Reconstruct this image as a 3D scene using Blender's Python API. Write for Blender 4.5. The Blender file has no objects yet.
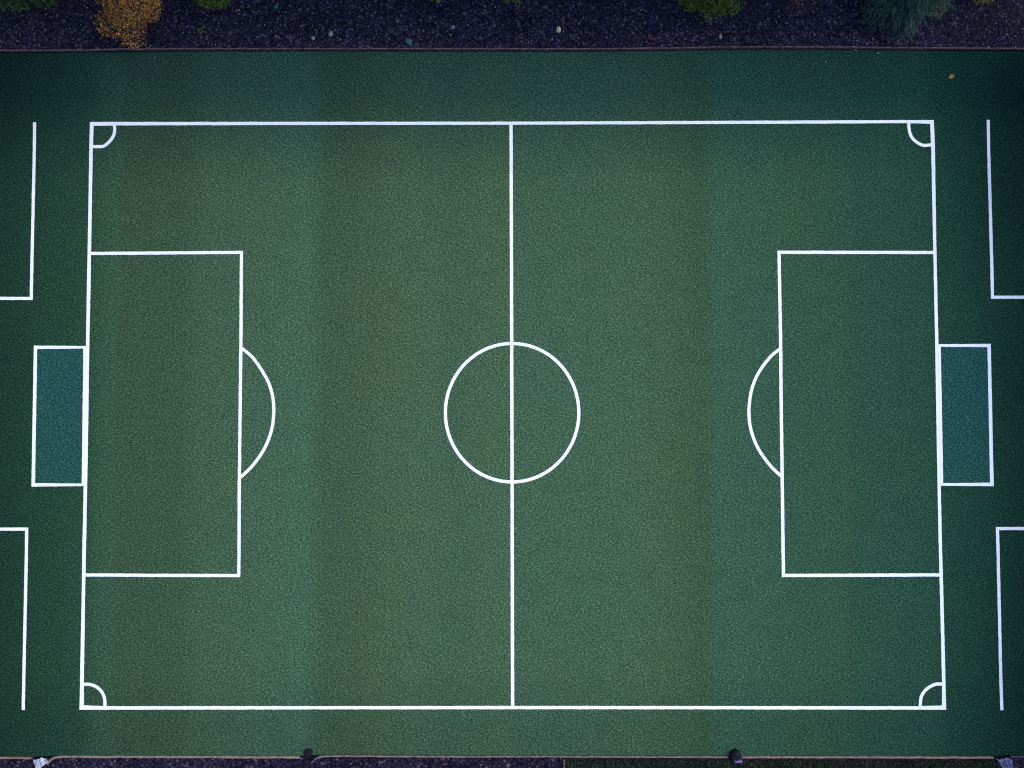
import bpy, bmesh, math, random
from mathutils import Vector, Matrix, noise as mnoise

random.seed(11)
R = math.radians
scene = bpy.context.scene
COL = scene.collection
PI = math.pi

# ------------------------------------------------------------------ camera
F = 700.0                     # focal length in pixels of a 1024 wide picture
H = 35.0                      # drone height
TILT = math.atan(4.05e-5 * F)
cam_d = bpy.data.cameras.new("camera")
cam_d.sensor_fit = 'HORIZONTAL'
cam_d.sensor_width = 36.0
cam_d.lens = 36.0 * F / 1024.0
cam_d.clip_start = 0.1
cam_d.clip_end = 2000.0
cam = bpy.data.objects.new("camera", cam_d)
COL.objects.link(cam)
cam.location = (0, 0, H)
cam.rotation_euler = (TILT, 0, 0)
scene.camera = cam
RM = Matrix.Rotation(TILT, 3, 'X')


def P(px, py, z=0.0):
    """a measured photo point carried onto the level z of the site plan"""
    d = RM @ Vector(((px - 512.0) / F, -(py - 384.0) / F, -1.0))
    t = (z - H) / d.z
    return Vector((d.x * t, d.y * t, z))


M_PX = 0.05                   # metres per photo pixel on the pitch

# ------------------------------------------------------------------ materials


def new_mat(name):
    m = bpy.data.materials.new(name)
    m.use_nodes = True
    nt = m.node_tree
    b = nt.nodes["Principled BSDF"]
    b.inputs["Specular IOR Level"].default_value = 0.05
    return m, nt, b


def N(nt, typ, **kw):
    n = nt.nodes.new(typ)
    for k, v in kw.items():
        setattr(n, k, v)
    return n


def L(nt, a, b):
    nt.links.new(a, b)


def ramp(nt, fac, stops, interp='LINEAR'):
    r = N(nt, 'ShaderNodeValToRGB')
    r.color_ramp.interpolation = interp
    els = r.color_ramp.elements
    while len(els) > 1:
        els.remove(els[0])
    els[0].position = stops[0][0]
    els[0].color = (*stops[0][1], 1)
    for p, c in stops[1:]:
        e = els.new(p)
        e.color = (*c, 1)
    L(nt, fac, r.inputs[0])
    return r.outputs[0]


def mix(nt, fac, a, b, mode='MIX'):
    n = N(nt, 'ShaderNodeMix', data_type='RGBA', blend_type=mode)
    for sock, v in ((n.inputs[0], fac), (n.inputs[6], a), (n.inputs[7], b)):
        if hasattr(v, 'is_output'):
            L(nt, v, sock)
        elif isinstance(v, (int, float)):
            sock.default_value = v
        else:
            sock.default_value = (*v, 1)
    return n.outputs[2]


def math_n(nt, op, a, b=None, clamp=False):
    n = N(nt, 'ShaderNodeMath', operation=op, use_clamp=clamp)
    for i, v in enumerate((a, b)):
        if v is None:
            continue
        if hasattr(v, 'is_output'):
            L(nt, v, n.inputs[i])
        else:
            n.inputs[i].default_value = v
    return n.outputs[0]


def noise(nt, vec, scale, detail=2.0, rough=0.5):
    n = N(nt, 'ShaderNodeTexNoise')
    n.inputs['Scale'].default_value = scale
    n.inputs['Detail'].default_value = detail
    n.inputs['Roughness'].default_value = rough
    L(nt, vec, n.inputs['Vector'])
    return n.outputs['Fac']


def coords(nt, rot=0.0, sc=(1, 1, 1)):
    tc = N(nt, 'ShaderNodeTexCoord')
    mp = N(nt, 'ShaderNodeMapping')
    mp.inputs['Rotation'].default_value = (0, 0, rot)
    mp.inputs['Scale'].default_value = sc
    L(nt, tc.outputs['Object'], mp.inputs['Vector'])
    return mp.outputs[0]


def grain(nt):
    """nap of the turf: tuft-sized cells, slightly drawn out along the mowing nap"""
    v = coords(nt, R(35), (1.0, 1.15, 1.0))
    n1 = noise(nt, v, 9.5, 1.0, 0.5)
    n2 = noise(nt, v, 18.0, 0.0, 0.5)
    s = math_n(nt, 'ADD', math_n(nt, 'MULTIPLY', n1, 0.5), math_n(nt, 'MULTIPLY', n2, 0.5))
    return s


def turf_material(name, base, stripes_falloff, *y_falloffs):
    m, nt, b = new_mat(name)
    pos = coords(nt)
    sep = N(nt, 'ShaderNodeSeparateXYZ')
    L(nt, pos, sep.inputs[0])
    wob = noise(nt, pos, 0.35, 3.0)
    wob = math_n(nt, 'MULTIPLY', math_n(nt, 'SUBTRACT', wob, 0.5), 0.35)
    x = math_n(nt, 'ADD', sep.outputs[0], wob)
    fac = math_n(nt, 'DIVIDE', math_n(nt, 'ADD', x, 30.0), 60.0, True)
    if stripes_falloff:
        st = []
        for px, c in stripes_falloff:
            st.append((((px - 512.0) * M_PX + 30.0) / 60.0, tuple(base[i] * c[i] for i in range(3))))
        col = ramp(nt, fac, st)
    else:
        rgb = N(nt, 'ShaderNodeRGB')
        rgb.outputs[0].default_value = (*base, 1)
        col = rgb.outputs[0]
    for y0, y1, t in y_falloffs:
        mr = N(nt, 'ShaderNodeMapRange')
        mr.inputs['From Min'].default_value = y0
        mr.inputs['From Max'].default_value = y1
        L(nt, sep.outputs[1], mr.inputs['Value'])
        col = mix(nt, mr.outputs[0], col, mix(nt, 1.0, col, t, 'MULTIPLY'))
    # large soft patches of yellower and bluer grass, then the tufts
    big = noise(nt, pos, 0.16, 3.0, 0.55)
    col = mix(nt, ramp(nt, big, [(0.42, (0, 0, 0)), (0.68, (0.35, 0.35, 0.35))]), col,
              mix(nt, 1.0, col, (1.16, 1.03, 0.82), 'MULTIPLY'))
    med = noise(nt, pos, 1.1, 3.0, 0.6)
    col = mix(nt, 1.0, col, ramp(nt, med, [(0.3, (0.92, 0.93, 0.95)), (0.7, (1.07, 1.06, 1.04))]), 'MULTIPLY')
    g = grain(nt)
    col = mix(nt, 1.0, col, ramp(nt, g, [(0.31, (0.30, 0.34, 0.36)), (0.45, (0.78, 0.80, 0.81)),
                                         (0.55, (1.13, 1.12, 1.13)), (0.69, (2.45, 2.1, 2.15))]), 'MULTIPLY')
    L(nt, col, b.inputs['Base Color'])
    b.inputs['Roughness'].default_value = 0.85
    b.inputs['Specular IOR Level'].default_value = 0.0
    bp = N(nt, 'ShaderNodeBump')
    bp.inputs['Strength'].default_value = 0.6
    bp.inputs['Distance'].default_value = 0.05
    L(nt, g, bp.inputs['Height'])
    L(nt, bp.outputs[0], b.inputs['Normal'])
    return m


def paint_material(name, col, wear=0.5, under=(0.05, 0.12, 0.085)):
    m, nt, b = new_mat(name)
    pos = coords(nt)
    g = grain(nt)
    fine = noise(nt, pos, 16.0, 3.0, 0.6)
    big = noise(nt, pos, 0.7, 3.0, 0.6)
    c = mix(nt, 1.0, col, ramp(nt, big, [(0.3, (0.90, 0.90, 0.94)), (0.7, (1.0, 1.0, 1.0))]), 'MULTIPLY')
    c = mix(nt, 1.0, c, ramp(nt, fine, [(0.35, (0.93, 0.93, 0.95)), (0.55, (1, 1, 1))]), 'MULTIPLY')
    w = ramp(nt, g, [(0.27, (wear, wear, wear)), (0.40, (0, 0, 0))])
    c = mix(nt, w, c, under)
    L(nt, c, b.inputs['Base Color'])
    b.inputs['Roughness'].default_value = 0.8
    b.inputs['Specular IOR Level'].default_value = 0.2
    bp = N(nt, 'ShaderNodeBump')
    bp.inputs['Strength'].default_value = 0.2
    bp.inputs['Distance'].default_value = 0.02
    L(nt, g, bp.inputs['Height'])
    L(nt, bp.outputs[0], b.inputs['Normal'])
    return m


def gravel_material(name, dark, mid, light, cell=8.0):
    m, nt, b = new_mat(name)
    pos = coords(nt)
    v = N(nt, 'ShaderNodeTexVoronoi', feature='F1')
    v.inputs['Scale'].default_value = cell
    L(nt, pos, v.inputs['Vector'])
    sx = N(nt, 'ShaderNodeSeparateColor')
    L(nt, v.outputs['Color'], sx.inputs[0])
    c = ramp(nt, sx.outputs[0], [(0.0, dark), (0.6, mid), (0.9, mid), (0.97, light), (1.0, light)])
    hue = ramp(nt, sx.outputs[1], [(0.0, (0.8, 0.95, 1.25)), (0.6, (1, 1, 1)), (1.0, (1.35, 0.95, 0.95))])
    c = mix(nt, 1.0, c, hue, 'MULTIPLY')
    c = mix(nt, 1.0, c, ramp(nt, v.outputs['Distance'], [(0.25, (1.1, 1.1, 1.1)), (0.75, (0.25, 0.25, 0.3))]), 'MULTIPLY')
    big = noise(nt, pos, 0.35, 3.0, 0.6)
    c = mix(nt, 1.0, c, ramp(nt, big, [(0.3, (0.65, 0.65, 0.7)), (0.7, (1.2, 1.2, 1.15))]), 'MULTIPLY')
    L(nt, c, b.inputs['Base Color'])
    b.inputs['Roughness'].default_value = 0.75
    bp = N(nt, 'ShaderNodeBump')
    bp.inputs['Strength'].default_value = 0.9
    bp.inputs['Distance'].default_value = 0.05
    bp.invert = True
    L(nt, v.outputs['Distance'], bp.inputs['Height'])
    L(nt, bp.outputs[0], b.inputs['Normal'])
    return m


def simple(name, col, rough=0.7, var=0.25, scale=6.0, metal=0.0):
    m, nt, b = new_mat(name)
    pos = coords(nt)
    n = noise(nt, pos, scale, 4.0, 0.6)
    c = mix(nt, 1.0, col, ramp(nt, n, [(0.3, (1 - var,) * 3), (0.7, (1 + var,) * 3)]), 'MULTIPLY')
    L(nt, c, b.inputs['Base Color'])
    b.inputs['Roughness'].default_value = rough
    b.inputs['Metallic'].default_value = metal
    bp = N(nt, 'ShaderNodeBump')
    bp.inputs['Strength'].default_value = 0.3
    bp.inputs['Distance'].default_value = 0.02
    L(nt, n, bp.inputs['Height'])
    L(nt, bp.outputs[0], b.inputs['Normal'])
    return m


def island_mat(name, cols, rough=0.6, trans=0.0):
    """leaves, stones and blades: every loose piece takes its own colour from the list"""
    m, nt, b = new_mat(name)
    g = N(nt, 'ShaderNodeNewGeometry')
    n = len(cols)
    c = ramp(nt, g.outputs['Random Per Island'], [(i / n, cols[i]) for i in range(n)], 'CONSTANT')
    pos = coords(nt)
    k = noise(nt, pos, 0.9, 2.0)
    c = mix(nt, 1.0, c, ramp(nt, k, [(0.3, (0.7, 0.75, 0.8)), (0.7, (1.25, 1.2, 1.1))]), 'MULTIPLY')
    L(nt, c, b.inputs['Base Color'])
    b.inputs['Roughness'].default_value = rough
    return m


# ------------------------------------------------------------------ object helpers


def link(name, bm, mat, parent=None, smooth=False):
    me = bpy.data.meshes.new(name)
    bm.normal_update()
    bm.to_mesh(me)
    bm.free()
    if smooth:
        for p in me.polygons:
            p.use_smooth = True
    me.materials.append(mat)
    o = bpy.data.objects.new(name, me)
    COL.objects.link(o)
    if parent:
        o.parent = parent
    return o


def empty(name, loc, rz=0.0):
    o = bpy.data.objects.new(name, None)
    o.empty_display_size = 0.3
    COL.objects.link(o)
    o.location = loc
    o.rotation_euler = (0, 0, rz)
    return o


def tag(o, label=None, cat=None, group=None, kind=None):
    if label:
        o["label"] = label
    if cat:
        o["category"] = cat
    if group:
        o["group"] = group
    if kind:
        o["kind"] = kind
    return o


def poly_sheet(name, pts, z, mat, kind='structure'):
    bm = bmesh.new()
    vs = [bm.verts.new((p[0], p[1], z)) for p in pts]
    bm.faces.new(vs)
    bmesh.ops.triangulate(bm, faces=bm.faces[:])
    bmesh.ops.recalc_face_normals(bm, faces=bm.faces[:])
    if sum(f.normal.z * f.calc_area() for f in bm.faces) < 0:
        bmesh.ops.reverse_faces(bm, faces=bm.faces[:])
    o = link(name, bm, mat)
    if kind:
        o["kind"] = kind
    return o


def catmull(pts, n=6):
    out = []
    k = len(pts)
    for i in range(k - 1):
        p0 = pts[max(i - 1, 0)]
        p1, p2 = pts[i], pts[i + 1]
        p3 = pts[min(i + 2, k - 1)]
        for j in range(n):
            t = j / n
            out.append(tuple(0.5 * ((2 * p1[a]) + (-p0[a] + p2[a]) * t + (2 * p0[a] - 5 * p1[a] + 4 * p2[a] - p3[a]) * t * t
                                    + (-p0[a] + 3 * p1[a] - 3 * p2[a] + p3[a]) * t ** 3) for a in range(2)))
    out.append(tuple(pts[-1]))
    return out


def add_strip(bm, pts, width, z, closed=False, jit=0.0035, step=0.16, z1=None):
    """painted line along plan points with mitred corners and slightly ragged edges; width in metres (one or one per point)"""
    pts = [Vector((p[0], p[1])) for p in pts]
    n = len(pts)
    ws = width if isinstance(width, (list, tuple)) else [width] * n
    left, right = [], []
    for i in range(n):
        a = pts[i - 1] if (i > 0 or closed) else None
        b = pts[(i + 1) % n] if (i < n - 1 or closed) else None
        d1 = (pts[i] - a).normalized() if a is not None else None
        d2 = (b - pts[i]).normalized() if b is not None else None
        if d1 is None:
            nn, k = Vector((-d2.y, d2.x)), 1.0
        elif d2 is None:
            nn, k = Vector((-d1.y, d1.x)), 1.0
        else:
            n1, n2 = Vector((-d1.y, d1.x)), Vector((-d2.y, d2.x))
            nn = (n1 + n2).normalized()
            k = 1.0 / max(nn.dot(n1), 0.5)
        left.append(pts[i] + nn * (ws[i] * 0.5 * k))
        right.append(pts[i] - nn * (ws[i] * 0.5 * k))
    rng = random.Random(int(abs(pts[0].x * 131 + pts[0].y * 977)) + 5)
    rows = []
    segs = n if closed else n - 1
    for i in range(segs):
        j = (i + 1) % n
        m = max(1, int((pts[j] - pts[i]).length / step))
        for q in range(m):
            t = q / m
            l, r = left[i].lerp(left[j], t), right[i].lerp(right[j], t)
            if q:
                ax = (l - r).normalized()
                l = l + ax * rng.gauss(0, jit)
                r = r + ax * rng.gauss(0, jit)
            rows.append((l, r))
    if not closed:
        rows.append((left[-1], right[-1]))
    vs = [(bm.verts.new((l.x, l.y, z)), bm.verts.new((r.x, r.y, z))) for l, r in rows]
    k = len(vs)
    for i in range(k if closed else k - 1):
        a, b = vs[i], vs[(i + 1) % k]
        bm.faces.new((a[0], a[1], b[1], b[0]))


def px(pts, z=0.0):
    return [P(x, y, z) for x, y in pts]


# ------------------------------------------------------------------ world and sun
SUN_EL, SUN_AZ = 48.0, 76.0             # azimuth clockwise from north (+Y): the sun stands to the right of the plan
world = bpy.data.worlds.new("World")
scene.world = world
world.use_nodes = True
wn = world.node_tree
bg = wn.nodes["Background"]
sky = wn.nodes.new('ShaderNodeTexSky')
sky.sky_type = 'NISHITA'
sky.sun_disc = False
sky.sun_elevation = R(SUN_EL)
sky.sun_rotation = R(SUN_AZ)
sky.dust_density = 0.9
sky.air_density = 1.0
wn.links.new(sky.outputs[0], bg.inputs[0])
bg.inputs[1].default_value = 0.15
sun_d = bpy.data.lights.new("sun", 'SUN')
sun_d.energy = 0.6
sun_d.angle = R(28)
sun_d.color = (1.0, 0.95, 0.88)
sun = bpy.data.objects.new("sun", sun_d)
COL.objects.link(sun)
sv = Vector((math.sin(R(SUN_AZ)) * math.cos(R(SUN_EL)), math.cos(R(SUN_AZ)) * math.cos(R(SUN_EL)), math.sin(R(SUN_EL))))
sun.rotation_euler = sv.to_track_quat('Z', 'Y').to_euler()
scene.view_settings.view_transform = 'Standard'
scene.view_settings.look = 'None'
scene.view_settings.gamma = 1.0
scene.cycles.filter_width = 1.15
scene.view_settings.exposure = 1.7

# ------------------------------------------------------------------ materials used
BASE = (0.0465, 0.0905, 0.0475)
STRIPES_FALLOFF = [  # mowing bands, darker run-off, and light falloff painted in toward both sides
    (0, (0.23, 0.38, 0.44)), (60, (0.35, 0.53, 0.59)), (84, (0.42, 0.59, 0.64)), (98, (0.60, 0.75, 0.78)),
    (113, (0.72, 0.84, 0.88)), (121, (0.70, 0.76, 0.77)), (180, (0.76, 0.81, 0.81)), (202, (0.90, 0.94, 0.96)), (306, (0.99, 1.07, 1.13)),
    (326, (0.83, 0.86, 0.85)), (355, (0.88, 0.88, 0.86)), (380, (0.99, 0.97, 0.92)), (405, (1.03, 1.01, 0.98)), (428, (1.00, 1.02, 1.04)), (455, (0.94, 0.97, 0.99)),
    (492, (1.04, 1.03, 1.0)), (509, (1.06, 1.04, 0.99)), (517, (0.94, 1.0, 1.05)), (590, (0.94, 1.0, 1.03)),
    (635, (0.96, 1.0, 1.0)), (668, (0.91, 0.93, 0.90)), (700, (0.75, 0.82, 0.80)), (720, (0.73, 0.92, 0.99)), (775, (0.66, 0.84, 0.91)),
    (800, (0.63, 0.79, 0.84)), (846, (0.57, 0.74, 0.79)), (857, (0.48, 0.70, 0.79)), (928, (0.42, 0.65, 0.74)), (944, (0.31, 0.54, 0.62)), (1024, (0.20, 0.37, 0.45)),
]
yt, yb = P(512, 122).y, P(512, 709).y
M_TURF = turf_material("turf", BASE, STRIPES_FALLOFF, (yt - 3.0, yt + 1.4, (0.50, 0.66, 0.80)), (yb + 2.0, yb - 0.8, (0.80, 0.84, 0.90)))  # run-off tone plus light falloff painted into the turf at top and bottom
M_LINE = paint_material("line_paint", (0.82, 0.82, 0.83), 0.25)
M_FILL = turf_material("teal_turf", (0.0165, 0.066, 0.056), None)
M_GRAVEL = gravel_material("gravel", (0.007, 0.006, 0.014), (0.022, 0.019, 0.040), (0.085, 0.068, 0.095))
M_SOIL = simple("dark_soil", (0.014, 0.013, 0.016), 0.9, 0.5, 3.0)
M_KERB = simple("kerb_concrete", (0.115, 0.068, 0.072), 0.85, 0.75, 9.0)
M_KERB2 = simple("kerb_sandstone", (0.22, 0.15, 0.125), 0.8, 0.5, 8.0)
M_STONE = island_mat("gravel_chips", [(0.038, 0.034, 0.065), (0.026, 0.024, 0.048), (0.08, 0.066, 0.09), (0.04, 0.036, 0.066), (0.20, 0.15, 0.145), (0.028, 0.027, 0.052),
                                      (0.12, 0.095, 0.11), (0.014, 0.015, 0.034)], 0.7)

# ------------------------------------------------------------------ the setting
KT = [(-160, 52), (0, 50.6), (70, 50.2), (140, 49.2), (250, 48.8), (400, 48.8), (560, 49.0), (640, 48.6), (700, 47.6), (770, 47.0), (850, 47.4), (930, 48.2),
      (1024, 48.6), (1190, 49.5)]
KB = [(-160, 757.4), (0, 757.4), (30, 757.8), (44, 757.4), (54, 757.0), (66, 756.5), (150, 756.5), (270, 756.8), (303, 757.0), (318, 756.2), (350, 755.8),
      (450, 756.4), (563, 756.4), (700, 756.8), (790, 756.8), (900, 757.0), (944, 757.2), (990, 757.2), (1030, 756.4), (1190, 756.6)]
ktw, kbw = px(catmull(KT, 6)), px(catmull(KB, 6))
big = 700.0
poly_sheet("ground", [(-big, -big), (big, -big), (big, big), (-big, big)], -0.16, M_SOIL)
turf_pts = [(p.x, p.y - 0.14) for p in ktw] + [(p.x, p.y + 0.07) for p in reversed(kbw)]
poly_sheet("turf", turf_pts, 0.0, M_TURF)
x0, x1 = ktw[0].x, ktw[-1].x
poly_sheet("gravel_bed", [(p.x, p.y + 0.02) for p in ktw] + [(x1, 27.0), (x0, 27.0)], -0.03, M_GRAVEL)
gx0, gx1 = P(564, 760).x, P(1001, 760).x


def strip_below(name, xa, xb, mat, z):
    top = [(p.x, p.y - 0.03) for p in kbw if xa < p.x < xb]
    poly_sheet(name, [(xa, top[0][1])] + top + [(xb, top[-1][1]), (xb, -24.0), (xa, -24.0)], z, mat)


strip_below("gravel_bed", x0, gx0 - 0.03, M_GRAVEL, -0.03)
strip_below("soil_strip", gx0 + 0.07, gx1 - 0.02, M_SOIL, -0.03)
strip_below("gravel_bed", gx1 + 0.02, x1, M_GRAVEL, -0.03)


def kerb(name, pts, w, zt, mat):
    """a run of low kerb stones with rounded top edges and shallow joints"""
    bm = bmesh.new()
    prof = [(-0.5, -0.12), (-0.5, zt - 0.02), (-0.36, zt), (0.36, zt), (0.5, zt - 0.02), (0.5, -0.12)]
    rng = random.Random(len(pts))
    fine = []
    for i in range(len(pts) - 1):
        a, b = Vector(pts[i][:2]), Vector(pts[i + 1][:2])
        m = max(1, int((b - a).length / 0.22))
        for q in range(m):
            fine.append(a.lerp(b, q / m))
    fine.append(Vector(pts[-1][:2]))
    prev = None
    for i, p in enumerate(fine):
        d = (fine[min(i + 1, len(fine) - 1)] - fine[max(i - 1, 0)]).normalized()
        nn = Vector((-d.y, d.x))
        k = w * rng.uniform(0.86, 1.12)
        dz = rng.uniform(-0.012, 0.012)
        off = rng.gauss(0, 0.006)
        row = [bm.verts.new((p.x + nn.x * (s * k + off), p.y + nn.y * (s * k + off), z + (dz if z > 0 else 0))) for s, z in prof]
        if prev:
            for j in range(len(prof) - 1):
                bm.faces.new((prev[j], row[j], row[j + 1], prev[j + 1]))
        prev = row
    bmesh.ops.recalc_face_normals(bm, faces=bm.faces[:])
    o = link(name, bm, mat)
    o["kind"] = "structure"
    return o


kerb("kerb", ktw, 0.055, 0.06, M_KERB)
seg = px(catmull([(-160, 757.6), (0, 757.6), (22, 757.9), (33, 757.8)], 4))
kerb("kerb", seg, 0.085, 0.06, M_KERB2)
seg = px(catmull([(47.6, 763.6), (50.5, 760.2), (54, 757.9), (60, 756.8), (80, 756.6), (150, 756.6), (270, 756.9), (300, 757.2)], 6))
kerb("kerb", seg, 0.10, 0.06, M_KERB2)
seg = px(catmull([(311.5, 763.0), (314.5, 759.8), (318, 757.2), (324, 756.3), (350, 755.9), (450, 756.5), (563, 756.5), (700, 756.9), (728, 757.0)], 6))
kerb("kerb", seg, 0.06, 0.05, M_KERB2)
seg = px(catmull([(741.5, 757.0), (790, 756.9), (900, 757.1), (944, 757.3), (993, 757.3)], 6))
kerb("kerb", seg, 0.085, 0.06, M_KERB2)
seg = px(catmull([(1012, 756.8), (1030, 756.5), (1190, 756.7)], 4))
kerb("kerb", seg, 0.05, 0.04, M_KERB)
a = P(564, 757.8)
kerb("edging", [(a.x, a.y - 0.05), (a.x + 0.02, -21.0), (a.x + 0.03, -24.0)], 0.09, 0.07, M_KERB)

# ------------------------------------------------------------------ pitch markings (real paint strips a few millimetres above the turf)
LW = 3.25 * M_PX


def marking(name, strips, z, label, cat="pitch marking", group=None, mat=None, parent=None):
    bm = bmesh.new()
    for pts, w, closed in strips:
        add_strip(bm, pts, w, z, closed)
    bmesh.ops.recalc_face_normals(bm, faces=bm.faces[:])
    for f in bm.faces:
        if f.normal.z < 0:
            f.normal_flip()
    o = link(name, bm, mat or M_LINE, parent)
    if parent is None:
        tag(o, label, cat, group)
    return o


# one closed ring: the touchlines and goal lines of the pitch
ring = [(91.8, 123.9), (117, 123.7), (300, 123.4), (510, 123.2), (780, 122.2), (905, 121.6), (931.9, 121.9), (933.0, 146), (934.6, 240), (936.8, 345),
        (938.4, 450), (940.4, 550), (941.5, 590), (943.7, 680), (944.0, 707.6), (918, 707.9), (700, 707.6), (512, 707.5), (300, 707.7), (108, 707.9),
        (81.7, 707.5), (82.0, 682), (83.5, 590), (84.1, 555), (86.2, 450), (87.6, 350), (88.9, 280), (89.6, 240), (91.0, 155)]
wd = [3.9, 3.5, 3.2, 3.1, 3.2, 3.1, 3.9, 3.7, 3.2, 3.2, 3.2, 3.2, 3.4, 3.4, 4.2, 3.4, 3.2, 3.2, 3.2, 3.4, 4.4, 3.8, 3.4, 3.6, 3.4, 3.4, 3.7, 3.4, 3.6]
marking("pitch_boundary", [(px(ring), [w * M_PX for w in wd], True)], 0.004,
        "long white rectangle of touchlines and goal lines framing the whole pitch", "boundary line")
marking("halfway_line", [(px([(511.1, 124.9), (511.65, 335), (512.1, 490), (512.55, 680), (512.6, 705.9)]), LW, False)], 0.008,
        "straight white halfway line running through the centre circle from touchline to touchline", "halfway line")
circ = [(512.1 + 66.7 * math.cos(t), 412.7 + 69.2 * math.sin(t)) for t in [2 * PI * i / 96 for i in range(96)]]
marking("centre_circle", [(px(circ), 3.2 * M_PX, True)], 0.012, "white painted centre circle around the middle of the halfway line", "centre circle")

marking("penalty_area", [(px([(91.2, 253.5), (160, 253.0), (241.5, 252.4), (241.3, 280), (241.1, 330), (240.2, 410), (239.3, 490), (239.1, 552), (238.7, 575.5),
                              (160, 575.3), (85.8, 574.9)]), 3.15 * M_PX, False)], 0.008,
        "white penalty area lines on the goal side with the brown bush above", "penalty area")
marking("penalty_area", [(px([(934.8, 252.5), (860, 252.4), (779.0, 252.3), (779.4, 280), (780.4, 330), (781.2, 410), (782.3, 490), (783.0, 552), (783.4, 575.4),
                              (860, 575.2), (940.5, 574.8)]), 3.2 * M_PX, False)], 0.008,
        "white penalty area lines on the goal side with the blue-green conifer above", "penalty area")
arcL = [(242.2, 348.4), (251.3, 356), (256.5, 362.3), (262.7, 371.7), (267.9, 381), (271, 389.4), (273.1, 398.8), (273.9, 410), (273.6, 416), (272.6, 425.6),
        (269.5, 437), (264.8, 448), (258.5, 458), (250.2, 468.3), (240.4, 477.4)]
arcR = [(780.5, 348.6), (772.7, 354.5), (764.9, 363.3), (757.6, 374.3), (752.9, 385.2), (750.3, 395.6), (749, 407), (748.8, 412), (749.8, 424.6), (753.1, 437),
        (758.1, 448.5), (765.4, 459.5), (772.7, 468.3), (781.6, 476.6)]
marking("penalty_arc", [(px(catmull(arcL, 4)), 3.1 * M_PX, False)], 0.012, "white penalty arc bulging right from the penalty area under the brown bush", "penalty arc")
marking("penalty_arc", [(px(catmull(arcR, 4)), 3.1 * M_PX, False)], 0.012, "white penalty arc bulging left from the penalty area under the blue-green conifer", "penalty arc")
corners = [
    ([(114.3, 124.2), (114.8, 130.1), (113.9, 134.8), (111.3, 139.5), (107.6, 143.4), (103.4, 146.3), (98.2, 146.7), (92.2, 146.5)],
     "small white corner arc at the pitch corner nearest the brown bush"),
    ([(908.6, 122.3), (908.9, 128), (910.2, 134.3), (913, 139), (917.2, 142.6), (921.9, 145), (926, 145.4), (932.2, 144.6)],
     "small white corner arc at the pitch corner nearest the blue-green conifer"),
    ([(82.6, 684.4), (89, 684.2), (94.3, 685.7), (98.7, 688.4), (102.1, 692.3), (104.2, 696.8), (104.9, 701), (105, 707.0)],
     "small white corner arc at the pitch corner nearest the crumpled pale blue sheet"),
    ([(942.4, 684), (936.5, 684), (931.3, 685.8), (926.3, 689.2), (922.7, 693.6), (920.7, 698.8), (920.2, 707.0)],
     "small white corner arc at the pitch corner nearest the pleated violet sheet"),
]
for pts, lab in corners:
    marking("corner_arc", [(px(catmull(pts, 4)), 3.1 * M_PX, False)], 0.008, lab, "corner arc", "corner arcs of the pitch")


def goal_box(outline, fill, label):
    root = empty("goal_box", (sum(p.x for p in px(outline)) / len(outline), sum(p.y for p in px(outline)) / len(outline), 0.0))
    tag(root, label, "goal box")
    inv = Matrix.Translation(-root.location)
    bm = bmesh.new()
    add_strip(bm, px(outline), [3.5 * M_PX, 3.4 * M_PX, 2.5 * M_PX, 2.5 * M_PX], 0.008, True)
    bmesh.ops.recalc_face_normals(bm, faces=bm.faces[:])
    for f in bm.faces:
        if f.normal.z < 0:
            f.normal_flip()
    bm.transform(inv)
    link("outline", bm, M_LINE, root)
    bm = bmesh.new()
    vs = [bm.verts.new((p.x, p.y, 0.004)) for p in px(fill)]
    f = bm.faces.new(vs)
    f.normal_update()
    if f.normal.z < 0:
        f.normal_flip()
    bm.transform(inv)
    link("teal_surface", bm, M_FILL, root)


goal_box([(33.3, 484.8), (35.6, 347.3), (84.75, 347.3), (83.0, 484.8)], [(36, 348), (84, 348), (82.4, 484), (34, 484)],
         "teal rectangle outlined in white behind the goal line under the brown bush")
goal_box([(991.8, 484.4), (989.0, 345.5), (939.4, 345.5), (941.85, 484.4)], [(940, 346.5), (988.4, 346.5), (991, 483.6), (942.4, 483.6)],
         "teal rectangle outlined in white behind the goal line under the blue-green conifer")
EXT = [
    ([(34.6, 122.3), (34.4, 150), (31.5, 285), (31.3, 298.4), (-40, 298.4)], "white right-angled line beside the pitch, between brown bush and teal box"),
    ([(-40, 529.1), (26.7, 529.1), (26.4, 555), (23.8, 680), (23.3, 710.0)], "white right-angled line beside the pitch, between teal box and pale blue sheet"),
    ([(988.2, 119.8), (988.6, 150), (991.9, 270), (992.4, 297.2), (1064, 297.2)], "white right-angled line beside the pitch, between conifer and teal box"),
    ([(1064, 528.5), (997.4, 528.5), (998.1, 555), (1000.8, 680), (1001.8, 710.2)], "white right-angled line beside the pitch, between teal box and violet sheet"),
]
for pts, lab in EXT:
    marking("outer_line", [(px(pts), 3.1 * M_PX, False)], 0.004, lab, "pitch marking", "right-angled lines of the neighbouring courts")

# ------------------------------------------------------------------ loose stones, leaves, grass


def add_chip(bm, c, r, rng, flat=0.6):
    res = bmesh.ops.create_icosphere(bm, subdivisions=1, radius=r)
    s = Vector((rng.uniform(0.7, 1.4), rng.uniform(0.6, 1.1), flat))
    rot = Matrix.Rotation(rng.uniform(0, 6.28), 3, 'Z')
    for v in res['verts']:
        w = Vector((v.co.x * s.x, v.co.y * s.y, v.co.z * s.z)) * rng.uniform(0.85, 1.15)
        v.co = rot @ w + c


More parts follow.
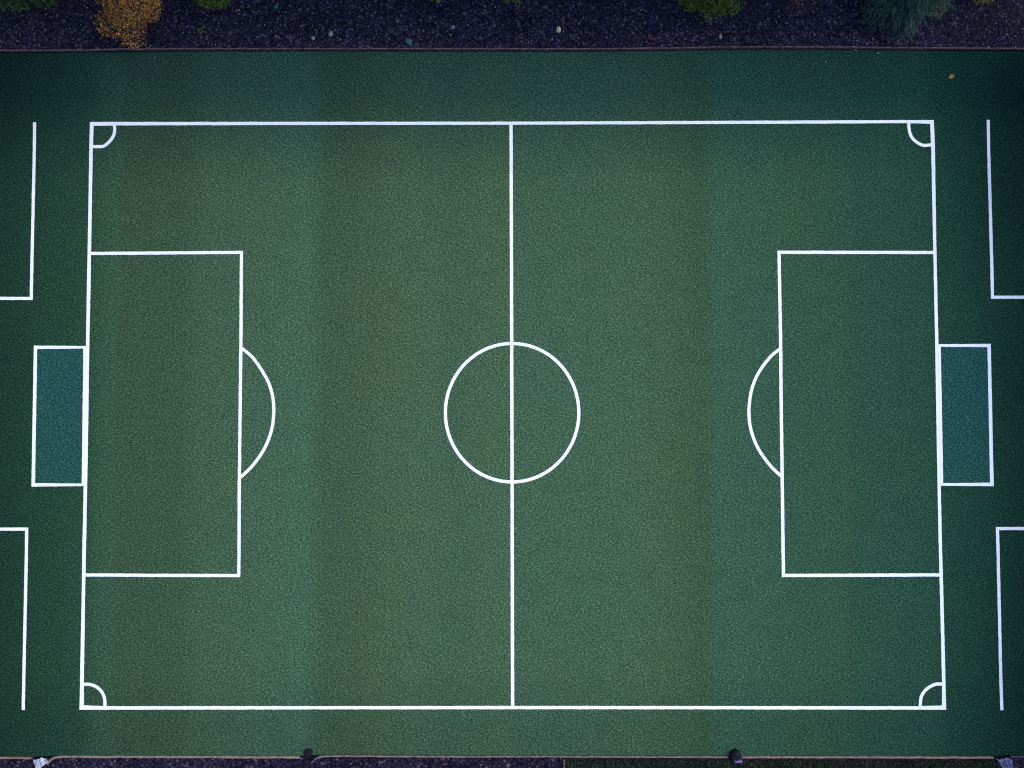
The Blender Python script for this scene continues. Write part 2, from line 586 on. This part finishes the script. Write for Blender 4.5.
def chip_field(name, xa, xb, yf, n, label):
    """grit of the gravel bed"""
    rng = random.Random(n)
    base = bmesh.new()
    bmesh.ops.create_icosphere(base, subdivisions=1, radius=1.0)
    bv = [v.co.copy() for v in base.verts]
    bf = [[v.index for v in f.verts] for f in base.faces]
    base.free()
    verts, faces = [], []
    for _ in range(n):
        x = rng.uniform(xa, xb)
        y = yf(x, rng)
        r = rng.choice((0.016, 0.02, 0.024, 0.028, 0.036)) * rng.uniform(0.8, 1.25)
        sx, sy, sz = r * rng.uniform(0.8, 1.4), r * rng.uniform(0.7, 1.1), r * 0.7
        a = rng.uniform(0, 6.28)
        ca, sa = math.cos(a), math.sin(a)
        o = len(verts)
        for q in bv:
            k = rng.uniform(0.85, 1.15)
            u, v, w = q.x * sx * k, q.y * sy * k, q.z * sz * k
            verts.append((x + u * ca - v * sa, y + u * sa + v * ca, -0.028 + sz * 0.5 + w))
        faces.extend([[i + o for i in f] for f in bf])
    me = bpy.data.meshes.new(name)
    me.from_pydata(verts, [], faces)
    me.materials.append(M_STONE)
    o = bpy.data.objects.new(name, me)
    COL.objects.link(o)
    tag(o, label, "gravel", None, "stuff")
    return o


def y_on(poly, x):
    for i in range(len(poly) - 1):
        if poly[i].x <= x <= poly[i + 1].x:
            t = (x - poly[i].x) / max(poly[i + 1].x - poly[i].x, 1e-6)
            return poly[i].y * (1 - t) + poly[i + 1].y * t
    return poly[-1].y


def y_top(x, rng):
    return y_on(ktw, x) + 0.08 + 3.6 * rng.random() ** 1.25


def y_bot(x, rng):
    return y_on(kbw, x) - 0.1 - 1.4 * rng.random()


chip_field("loose_grit", -28, 28, y_top, 11000, "pale and violet grit scattered over the dark gravel bed along the upper edge")
chip_field("loose_grit", -28, gx0 - 0.1, y_bot, 1500, "pale and violet grit scattered over the dark gravel bed along the lower edge")

M_BLADE = island_mat("grass_blades", [(0.016, 0.032, 0.014), (0.022, 0.045, 0.018), (0.012, 0.022, 0.014), (0.035, 0.06, 0.024), (0.014, 0.018, 0.02), (0.05, 0.075, 0.03)], 0.6)
rng = random.Random(4)
verts, faces = [], []
for _ in range(9000):
    x = rng.uniform(gx0 + 0.1, gx1 - 0.1)
    y = y_on(kbw, x) - 0.14 - 1.6 * rng.random()
    hgt, w, a = rng.uniform(0.06, 0.16), rng.uniform(0.012, 0.03), rng.uniform(0, 6.28)
    lx, ly = math.cos(a) * hgt * 0.7, math.sin(a) * hgt * 0.7
    nx, ny = -math.sin(a) * w, math.cos(a) * w
    o = len(verts)
    verts += [(x - nx, y - ny, -0.03), (x + nx, y + ny, -0.03), (x + lx * .5 + nx * .8, y + ly * .5 + ny * .8, hgt * .7), (x + lx * .5 - nx * .8, y + ly * .5 - ny * .8, hgt * .7),
              (x + lx, y + ly, hgt * 0.85)]
    faces += [(o, o + 1, o + 2, o + 3), (o + 3, o + 2, o + 4)]
me = bpy.data.meshes.new("rough_grass")
me.from_pydata(verts, [], faces)
me.materials.append(M_BLADE)
o = bpy.data.objects.new("rough_grass", me)
COL.objects.link(o)
tag(o, "dark rough grass along the lower edge of the turf", "grass", None, "stuff")


def stone(pxy, r, col, label):
    p = P(*pxy)
    bm = bmesh.new()
    bmesh.ops.create_icosphere(bm, subdivisions=3, radius=1.0)
    rg = random.Random(int(pxy[0] * 7))
    off = Vector((rg.random() * 50, rg.random() * 50, 0))
    for v in bm.verts:
        k = 1 + 0.35 * mnoise.noise(v.co * 1.3 + off) + 0.12 * mnoise.noise(v.co * 3.7 + off)
        v.co = Vector((v.co.x * r[0] * k, v.co.y * r[1] * k, v.co.z * min(r) * 0.75 * k))
    ob = link("stone", bm, simple("stone_%d" % int(pxy[0]), col, 0.75, 0.35, 14.0), None, True)
    ob.location = (p.x, p.y, -0.03 + min(r) * 0.4)
    tag(ob, label, "stone", "larger stones lying in the gravel bed")


stone((558.6, 30), (0.11, 0.16), (0.46, 0.35, 0.24), "large cream stone in the dark gravel, the palest in the bed")
stone((409, 42), (0.17, 0.17), (0.035, 0.095, 0.105), "round teal stone lying in the gravel close to the kerb")
stone((330.6, 33.8), (0.10, 0.14), (0.17, 0.18, 0.14), "grey-green stone in the gravel, upper one of a pair")
stone((313, 38.3), (0.09, 0.09), (0.17, 0.19, 0.18), "small grey-green stone in the gravel, lower one of a pair")
stone((453, 27.4), (0.10, 0.10), (0.13, 0.13, 0.15), "dull grey stone in the gravel between the teal stone and the green tuft")
stone((276, 7), (0.10, 0.11), (0.03, 0.085, 0.085), "small teal stone far back in the gravel by the frame edge")
stone((720.5, 36.5), (0.07, 0.13), (0.24, 0.18, 0.15), "narrow pale pinkish stone in the gravel below the yellow-green bush")


def leaf_thing(pxy, size, col, label, ang, z=0.012, group="fallen leaves on the turf"):
    """one curled fallen leaf: pointed blade with a raised midrib, cupped edges and a stalk"""
    p = P(*pxy)
    bm = bmesh.new()
    rows = []
    n = 7
    for i in range(n):
        t = i / (n - 1)
        w = size * 0.34 * math.sin(PI * min(1, t * 0.94 + 0.03)) ** 0.8
        zc = size * 0.22 * (t - 0.5) ** 2
        rows.append([bm.verts.new((size * (t - 0.5), -w, zc + w * 0.45)), bm.verts.new((size * (t - 0.5), 0, zc)), bm.verts.new((size * (t - 0.5), w, zc + w * 0.45))])
    for i in range(n - 1):
        for j in range(2):
            bm.faces.new((rows[i][j], rows[i + 1][j], rows[i + 1][j + 1], rows[i][j + 1]))
    s0 = size * 0.5
    q = [bm.verts.new((s0, -0.006, 0.02)), bm.verts.new((s0, 0.006, 0.02)), bm.verts.new((s0 * 1.5, 0.006, 0.035)), bm.verts.new((s0 * 1.5, -0.006, 0.035))]
    bm.faces.new(q)
    bmesh.ops.solidify(bm, geom=bm.faces[:], thickness=0.004)
    ob = link("fallen_leaf", bm, simple("leaf_%d" % int(pxy[0]), col, 0.7, 0.25, 20.0))
    ob.location = (p.x, p.y, z)
    ob.rotation_euler = (0, 0, ang)
    tag(ob, label, "leaf", group)


leaf_thing((951, 77), 0.30, (0.50, 0.33, 0.10), "large yellow leaf lying alone on the turf, biggest of the leaves", 0.5)
leaf_thing((825.6, 62), 0.12, (0.30, 0.26, 0.12), "small pale leaf on the turf, second from the kerb below the conifer", 1.1)
leaf_thing((834.5, 65.5), 0.09, (0.22, 0.20, 0.12), "tiny dull leaf on the turf, lowest of those below the conifer", 2.0)
leaf_thing((855.6, 50.6), 0.12, (0.34, 0.30, 0.16), "pale leaf on the turf against the kerb below the conifer", 2.4)
leaf_thing((878, 53.6), 0.13, (0.32, 0.30, 0.18), "pale leaf on the turf just under the conifer's tip", 0.2)
leaf_thing((155, 57.7), 0.11, (0.36, 0.32, 0.24), "tiny pale leaf on the turf below the brown bush", 0.9)
leaf_thing((651, 38.5), 0.20, (0.26, 0.045, 0.02), "red-brown leaf lying in the gravel left of the yellow-green bush", 1.7, 0.01, "fallen leaves in the gravel")
leaf_thing((735, 38.8), 0.12, (0.30, 0.24, 0.2), "pale pink leaf lying in the gravel beside the narrow stone", 0.7, 0.01, "fallen leaves in the gravel")

# ------------------------------------------------------------------ bushes and trees
M_BARK = simple("bark", (0.07, 0.05, 0.035), 0.9, 0.4, 5.0)


def tube(bm, a, b, ra, rb, n=7):
    a, b = Vector(a), Vector(b)
    d = (b - a).normalized()
    u = d.orthogonal().normalized()
    v = d.cross(u)
    r1 = [bm.verts.new(a + (u * math.cos(6.2832 * i / n) + v * math.sin(6.2832 * i / n)) * ra) for i in range(n)]
    r2 = [bm.verts.new(b + (u * math.cos(6.2832 * i / n) + v * math.sin(6.2832 * i / n)) * rb) for i in range(n)]
    for i in range(n):
        bm.faces.new((r1[i], r1[(i + 1) % n], r2[(i + 1) % n], r2[i]))
    bm.faces.new(r2)


def leaf_cloud(name, lobes, count, size, mat, parent, rng, shell=0.55, gap=0.32, bias=None):
    """many small bent leaves through the volume of a set of lobes (centre, radii), thinned in clumps so gaps show"""
    verts, faces = [], []
    vol = [r[0] * r[1] * r[2] for c, r in lobes]
    tot = sum(vol)
    off = Vector((rng.random() * 90, rng.random() * 90, rng.random() * 90))
    for (c, r), vv in zip(lobes, vol):
        n = int(count * vv / tot)
        for _ in range(n):
            d = Vector((rng.gauss(0, 1), rng.gauss(0, 1), rng.gauss(0, 1))).normalized()
            k = rng.uniform(shell, 1.0) ** 0.7 * (1 + 0.22 * mnoise.noise(d * 2.2 + Vector(c)))
            p = Vector((c[0] + d.x * r[0] * k, c[1] + d.y * r[1] * k, c[2] + d.z * r[2] * k))
            if mnoise.noise(p * (1.1 / max(0.35, r[0])) * 1.6 + off) < -gap:
                continue
            s = size * rng.uniform(0.6, 1.35)
            nrm = (d * 0.6 + Vector((rng.gauss(0, .6), rng.gauss(0, .6), rng.gauss(0.5, .6)))).normalized()
            u = nrm.orthogonal().normalized()
            u = (Matrix.Rotation(rng.uniform(0, 6.28), 3, nrm) @ u)
            w = nrm.cross(u)
            o = len(verts)
            verts += [tuple(p - u * s), tuple(p - w * s * .42 + nrm * s * .12), tuple(p + u * s), tuple(p + w * s * .42 + nrm * s * .12)]
            faces += [(o, o + 1, o + 2), (o, o + 2, o + 3)]
    me = bpy.data.meshes.new(name)
    me.from_pydata(verts, [], faces)
    me.materials.append(mat)
    ob = bpy.data.objects.new(name, me)
    COL.objects.link(ob)
    ob.parent = parent
    return ob


def shrub(name, base_px, lobes_px, count, size, cols, label, cat, seed, trunk_r=0.07, extra_group=None):
    """lobes_px: (px, py, level, radius in m, vertical radius)"""
    rng = random.Random(seed)
    b = P(*base_px)
    root = empty(name, (b.x, b.y, -0.03))
    tag(root, label, cat, extra_group)
    lobes = []
    for x, y, z, r, rz in lobes_px:
        q = P(x, y, z)
        lobes.append(((q.x - b.x, q.y - b.y, z), (r, r, rz)))
    bm = bmesh.new()
    mz = max(l[0][2] for l in lobes)
    fork = Vector((0, 0, mz * 0.35))
    tube(bm, (0, 0, -0.1), fork, trunk_r, trunk_r * .75)
    for c, r in lobes:
        c = Vector(c)
        mid = fork.lerp(c, 0.5) + Vector((rng.uniform(-.1, .1), rng.uniform(-.1, .1), 0.1))
        tube(bm, fork, mid, trunk_r * .55, trunk_r * .4, 6)
        tube(bm, mid, c, trunk_r * .4, trunk_r * .15, 6)
        for _ in range(5):
            d = Vector((rng.gauss(0, 1), rng.gauss(0, 1), rng.gauss(.3, 1))).normalized()
            tube(bm, mid.lerp(c, rng.random()), c + Vector((d.x * r[0], d.y * r[1], d.z * r[2])) * .8, trunk_r * .2, trunk_r * .06, 5)
    link("trunk", bm, M_BARK, root)
    mat = island_mat(name + "_leaves_%d" % seed, cols)
    leaf_cloud("crown", lobes, count, size, mat, root, rng)
    return root


shrub("autumn_bush", (130, -12), [(128, -6, 2.6, 1.45, 1.1), (108, 26, 1.6, 0.62, .6), (130, 33, 1.5, 0.72, .6), (148, 8, 2.2, 0.66, .6), (118, 12, 2.2, 0.7, .6), (138, 22, 1.8, .45, .5)],
      9000, 0.056, [(0.46, 0.20, 0.042), (0.27, 0.135, 0.032), (0.10, 0.06, 0.02), (0.52, 0.25, 0.06), (0.04, 0.026, 0.012), (0.38, 0.11, 0.045), (0.22, 0.145, 0.036), (0.02, 0.014, 0.008)],
      "golden brown autumn bush leaning over the kerb", "bush", 21)
shrub("green_bush", (18, -26), [(20, -22, 2.0, 1.5, 1.0), (8, -4, 1.5, .8, .6), (44, -10, 1.6, .85, .7)],
      5000, 0.07, [(0.028, 0.063, 0.017), (0.042, 0.084, 0.021), (0.014, 0.035, 0.014), (0.070, 0.119, 0.028), (0.011, 0.025, 0.011)],
      "dark green bush at the frame corner beside the brown bush", "bush", 22)
shrub("green_bush", (211, -16), [(210, -12, 1.3, .95, .8), (222, -4, 1.0, .5, .5), (200, -4, 1.1, .5, .5)],
      3600, 0.055, [(0.023, 0.065, 0.010), (0.039, 0.091, 0.016), (0.013, 0.033, 0.009), (0.065, 0.111, 0.019), (0.130, 0.117, 0.026)],
      "small bright green bush right of the brown bush", "bush", 23)
shrub("green_bush", (712, -24), [(712, -16, 1.8, 1.5, 1.0), (712, 5, 1.2, .7, .6), (731, 0, 1.4, .7, .6), (692, -2, 1.4, .7, .6), (722, 6, 1.0, .5, .4)],
      6000, 0.06, [(0.035, 0.071, 0.011), (0.069, 0.092, 0.013), (0.017, 0.044, 0.009), (0.115, 0.125, 0.017), (0.081, 0.087, 0.013), (0.012, 0.024, 0.007)],
      "yellow-green bush hanging into the gravel left of the blue-green conifer", "bush", 24)
shrub("green_tuft", (508, 0), [(506, -1, .25, .22, .2), (517, 1, .25, .25, .2)], 260, 0.05,
      [(0.05, 0.085, 0.025), (0.10, 0.13, 0.04), (0.03, 0.05, 0.02)], "tiny green plant growing in the gravel at the frame edge", "plant", 25, 0.012)
shrub("yellow_tuft", (434, -2), [(432, -2, .2, .16, .15), (438, -1, .2, .16, .15)], 170, 0.045,
      [(0.30, 0.26, 0.08), (0.18, 0.18, 0.06), (0.09, 0.1, 0.04)], "tiny yellowish plant in the gravel at the frame edge", "plant", 26, 0.012)
shrub("olive_tuft", (200, 31), [(200, 30, .12, .13, .12), (203, 26, .12, .1, .1)], 120, 0.04,
      [(0.12, 0.12, 0.035), (0.07, 0.08, 0.03), (0.20, 0.17, 0.05)], "small olive sprig in the gravel below the bright green bush", "plant", 27, 0.01)
shrub("ochre_shrub", (988, -12), [(988, -7, .7, .5, .4), (980, -3, .6, .32, .3)], 900, 0.055,
      [(0.20, 0.14, 0.04), (0.13, 0.11, 0.03), (0.28, 0.2, 0.06), (0.06, 0.06, 0.02)], "low ochre shrub at the frame edge right of the blue-green conifer", "bush", 28, 0.03)
shrub("grey_shrub", (930, -6), [(930, 0, .9, .75, .5), (938, 10, .6, .42, .4), (917, 8, .6, .4, .4)], 2600, 0.045,
      [(0.07, 0.10, 0.06), (0.11, 0.13, 0.08), (0.04, 0.065, 0.045), (0.16, 0.17, 0.11), (0.025, 0.04, 0.03)], "pale grey-green shrub pressed against the right side of the conifer", "bush", 30, 0.03)
shrub("bare_shrub", (806, -8), [(806, -6, .8, .9, .5), (798, 6, .5, .5, .3)], 420, 0.04,
      [(0.12, 0.065, 0.04), (0.07, 0.045, 0.03), (0.16, 0.09, 0.05)], "sparse brown shrub between the yellow-green bush and the conifer", "bush", 29, 0.03)


def conifer(base_px, label, seed):
    rng = random.Random(seed)
    b = P(*base_px)
    root = empty("conifer", (b.x, b.y, -0.03))
    tag(root, label, "conifer")
    bm = bmesh.new()
    tube(bm, (0, 0, -0.1), (0, 0, 4.6), 0.13, 0.015)
    verts, faces = [], []
    tiers = 15
    for t in range(tiers):
        z0 = 0.9 + t * 0.25
        reach = 2.75 * (1 - (z0 - 0.9) / 4.3) ** 0.85
        nb = 17 if t < 8 else 11
        for k in range(nb):
            a = 6.283 * (k + 0.5 * (t % 2) + rng.uniform(-.28, .28)) / nb
            ln = reach * rng.uniform(0.72, 1.06)
            d = Vector((math.cos(a), math.sin(a), 0))
            tip = d * ln + Vector((0, 0, z0 - ln * 0.20 + rng.uniform(-.1, .1)))
            st = Vector((0, 0, z0 + 0.1))
            tube(bm, st, tip, 0.028, 0.006, 4)
            m = int(ln * 170)
            for i in range(m):
                u = rng.uniform(0.12, 1.0)
                p = st.lerp(tip, u) + Vector((0, 0, rng.uniform(-.03, .06)))
                sa = a + rng.choice((-1, 1)) * rng.uniform(0.15, 0.75)
                sl = rng.uniform(0.10, 0.24) * (1.15 - 0.5 * u)
                nd = Vector((math.cos(sa), math.sin(sa), rng.uniform(-.25, .35))).normalized()
                w = nd.cross(Vector((0, 0, 1))).normalized() * 0.013
                o = len(verts)
                verts += [tuple(p - w), tuple(p + w), tuple(p + nd * sl + w * .4), tuple(p + nd * sl - w * .4)]
                faces.append((o, o + 1, o + 2, o + 3))
    for _ in range(16000):
        a = rng.uniform(0, 6.283)
        z = 0.7 + 3.9 * rng.random() ** 1.35
        reach = 2.6 * (1 - (z - 0.7) / 4.6) ** 0.85 * (1 + 0.22 * math.sin(3 * a + 1.1) + 0.12 * math.sin(7 * a))
        rr = reach * rng.uniform(0.35, 1.0)
        p = Vector((math.cos(a) * rr, math.sin(a) * rr, z - rr * 0.12))
        sa = a + rng.gauss(0, 0.35)
        sl = rng.uniform(0.14, 0.30)
        nd = Vector((math.cos(sa), math.sin(sa), rng.uniform(-.45, .25))).normalized()
        w = nd.cross(Vector((rng.gauss(0, .4), rng.gauss(0, .4), 1))).normalized() * 0.011
        o = len(verts)
        verts += [tuple(p - w), tuple(p + w), tuple(p + nd * sl + w * .3), tuple(p + nd * sl - w * .3)]
        faces.append((o, o + 1, o + 2, o + 3))
    link("trunk", bm, M_BARK, root)
    mat = island_mat("conifer_needles", [(0.012, 0.051, 0.047), (0.020, 0.069, 0.055), (0.008, 0.032, 0.032), (0.042, 0.097, 0.072), (0.084, 0.127, 0.084), (0.016, 0.055, 0.045)])
    me = bpy.data.meshes.new("crown")
    me.from_pydata(verts, [], faces)
    me.materials.append(mat)
    ob = bpy.data.objects.new("crown", me)
    COL.objects.link(ob)
    ob.parent = root


conifer((900, -12), "blue-green conifer with radiating needled branches above the turf", 31)

# ------------------------------------------------------------------ tall trees added out of view to shade the turf edges
SHADE_TREE_MATS = [island_mat("added_tree_leaves_%d" % i, c) for i, c in enumerate([
    [(0.03, 0.07, 0.02), (0.045, 0.09, 0.025), (0.02, 0.05, 0.018), (0.06, 0.10, 0.03)],
    [(0.025, 0.06, 0.03), (0.035, 0.08, 0.035), (0.018, 0.045, 0.02), (0.05, 0.09, 0.04)]])]
shade_tree_src = []
for kind in range(2):
    rng = random.Random(70 + kind)
    root = empty("added_shade_tree", (0, 0, 0))
    bm = bmesh.new()
    tube(bm, (0, 0, -0.2), (0.1, 0, 5.0), 0.28, 0.2)
    tube(bm, (0.1, 0, 5.0), (0, 0.1, 10.0), 0.2, 0.06)
    lobes = []
    for i in range(11):
        a = i * 2.4
        z = 3.2 + i * 0.85
        r = 2.1 * math.sin(PI * (0.22 + 0.66 * i / 10)) * (1.0 if kind else 0.9)
        c = Vector((math.cos(a) * r, math.sin(a) * r, z))
        tube(bm, (0.05, 0.05, z - 1.2), c, 0.09, 0.03, 5)
        lobes.append((tuple(c), (1.7, 1.7, 1.35)))
    link("trunk", bm, M_BARK, root)
    leaf_cloud("crown", lobes, 20000, 0.155, SHADE_TREE_MATS[kind], root, rng, 0.3, 0.5)
    shade_tree_src.append(root)
used = [False, False]


def place_shade_tree(x, y, k, s, rz):
    src = shade_tree_src[k]
    if not used[k]:
        used[k] = True
        r = src
    else:
        r = src.copy()
        COL.objects.link(r)
        for ch in src.children:
            c = ch.copy()
            COL.objects.link(c)
            c.parent = r
    r.location = (x, y, -0.15)
    r.scale = (s, s, s)
    r.rotation_euler = (0, 0, rz)
    tag(r, "tall leafy tree added out of view to shade the turf", "tree", "unseen trees added to shade the turf")


rng = random.Random(9)
for i in range(9):
    place_shade_tree(-32.0 + rng.uniform(-.6, .6), -18 + i * 5.0, i % 2, rng.uniform(1.5, 1.65), rng.uniform(0, 6))
for i in range(8):
    place_shade_tree(32.0 + rng.uniform(-.8, .8), -18 + i * 5.0, (i + 1) % 2, rng.uniform(0.80, 0.92), rng.uniform(0, 6))
for i in range(12):
    place_shade_tree(-28 + i * 5.2, -27.5 + rng.uniform(-.5, .5), i % 2, rng.uniform(1.5, 1.7), rng.uniform(0, 6))
for i in range(13):
    place_shade_tree(-29 + i * 4.9, 25.6 + rng.uniform(-.5, .5), i % 2, rng.uniform(1.85, 2.05), rng.uniform(0, 6))

# ------------------------------------------------------------------ small things along the lower kerb
M_BLACK = simple("black_rubber", (0.010, 0.011, 0.016), 0.55, 0.3, 9.0)
M_VIOLET = simple("violet_metal", (0.15, 0.10, 0.30), 0.45, 0.25, 9.0)
M_GREY = simple("worn_concrete", (0.26, 0.21, 0.22), 0.8, 0.35, 12.0)


def lathe(bm, prof, n=28, c=(0, 0), sx=1.0, sy=1.0):
    prev = None
    for r, z in prof:
        if r <= 1e-5:
            row = [bm.verts.new((c[0], c[1], z))]
        else:
            row = [bm.verts.new((c[0] + r * sx * math.cos(6.28319 * i / n), c[1] + r * sy * math.sin(6.28319 * i / n), z)) for i in range(n)]
        if prev:
            for i in range(n):
                if len(row) == 1:
                    bm.faces.new((prev[i], prev[(i + 1) % n], row[0]))
                else:
                    bm.faces.new((prev[i], prev[(i + 1) % n], row[(i + 1) % n], row[i]))
        prev = row


def box(bm, a, b):
    vs = [bm.verts.new((x, y, z)) for z in (a[2], b[2]) for y in (a[1], b[1]) for x in (a[0], b[0])]
    for f in ((0, 2, 3, 1), (4, 5, 7, 6), (0, 1, 5, 4), (2, 6, 7, 3), (0, 4, 6, 2), (1, 3, 7, 5)):
        bm.faces.new([vs[i] for i in f])


def half_dome(bm, rad, z0, h, cut, n=26):
    """a dome standing on the turf whose back is cut flat where it meets the kerb"""
    prof = [(rad, z0), (rad, z0 + 0.06), (rad * .97, z0 + h * .5), (rad * .82, z0 + h * .8), (rad * .5, z0 + h * .96), (0, z0 + h)]
    lathe(bm, prof, n)
    bmesh.ops.bisect_plane(bm, geom=bm.verts[:] + bm.edges[:] + bm.faces[:], plane_co=(0, cut, 0), plane_no=(0, -1, 0), clear_outer=True)
    ed = [e for e in bm.edges if e.is_boundary and all(abs(v.co.y - cut) < 1e-4 for v in e.verts)]
    bmesh.ops.edgeloop_fill(bm, edges=ed) if len(ed) > 2 else None


def bollard(pxy, label, kind):
    p = P(*pxy)
    root = empty("bollard", (p.x, p.y, 0.0))
    tag(root, label, "bollard", "low domed bollards along the lower kerb")
    hgt = 0.34 if kind == 0 else 0.18
    bm = bmesh.new()
    half_dome(bm, 0.27 if kind == 0 else 0.21, -0.02, hgt, -0.17)
    link("dome", bm, M_BLACK, root, False)
    bm = bmesh.new()
    if kind == 0:
        box(bm, (-0.10, -0.30, hgt * .35), (0.29, -0.173, hgt * .78))
        bmesh.ops.bevel(bm, geom=bm.edges[:], offset=0.02, segments=2, affect='EDGES')
        link("plate", bm, M_VIOLET, root)
    else:
        box(bm, (-0.24, -0.56, -0.02), (0.17, -0.36, 0.05))
        bmesh.ops.bevel(bm, geom=bm.edges[:], offset=0.015, segments=2, affect='EDGES')
        link("plate", bm, M_BLACK, root)


bollard((735.0, 754.2), "low black dome with a violet plate, against the kerb beside dark grass", 0)
bollard((308.5, 752.6), "low black dome in the kerb gap beside dark navy gravel", 1)


def crumpled(name, outline, mat, label, folds, seed, ridge):
    """a creased sheet of plastic: a folded grid with real thickness lying across the kerb line"""
    rg = random.Random(seed)
    q = px(outline)
    c = sum(q, Vector((0, 0, 0))) / 4
    nu, nv = folds
    bm = bmesh.new()
    g = []
    for j in range(nv + 1):
        row = []
        for i in range(nu + 1):
            u, v = i / nu, j / nv
            p = q[0].lerp(q[1], u).lerp(q[3].lerp(q[2], u), v) - c
            jx = 0.025 if 0 < i < nu else 0.012
            row.append(bm.verts.new((p.x + rg.gauss(0, jx), p.y + rg.gauss(0, jx), 0.07 + ridge * (i % 2) + rg.uniform(0, 0.05))))
        g.append(row)
    for j in range(nv):
        for i in range(nu):
            if rg.random() < 0.5:
                bm.faces.new((g[j][i], g[j][i + 1], g[j + 1][i + 1]))
                bm.faces.new((g[j][i], g[j + 1][i + 1], g[j + 1][i]))
            else:
                bm.faces.new((g[j][i], g[j][i + 1], g[j + 1][i]))
                bm.faces.new((g[j][i + 1], g[j + 1][i + 1], g[j + 1][i]))
    bmesh.ops.recalc_face_normals(bm, faces=bm.faces[:])
    bmesh.ops.solidify(bm, geom=bm.faces[:], thickness=0.006)
    o = link(name, bm, mat)
    o.location = (c.x, c.y, 0)
    tag(o, label, "plastic sheet")


M_SHEET = simple("pale_plastic", (0.34, 0.37, 0.46), 0.45, 0.5, 5.0)
M_SHEET2 = simple("violet_plastic", (0.19, 0.19, 0.32), 0.45, 0.55, 7.0)
crumpled("crumpled_sheet", [(34.5, 758.6), (48.5, 756.8), (50.0, 760.5), (37.5, 769.5)], M_SHEET,
         "crumpled pale blue plastic sheet lying across the kerb gap", (5, 4), 3, 0.06)
crumpled("pleated_sheet", [(995.0, 757.6), (1009.5, 757.4), (1010.0, 765.8), (1001.5, 767.2)], M_SHEET2,
         "pleated violet-grey plastic sheet at the end of the dark grass", (9, 3), 5, 0.09)
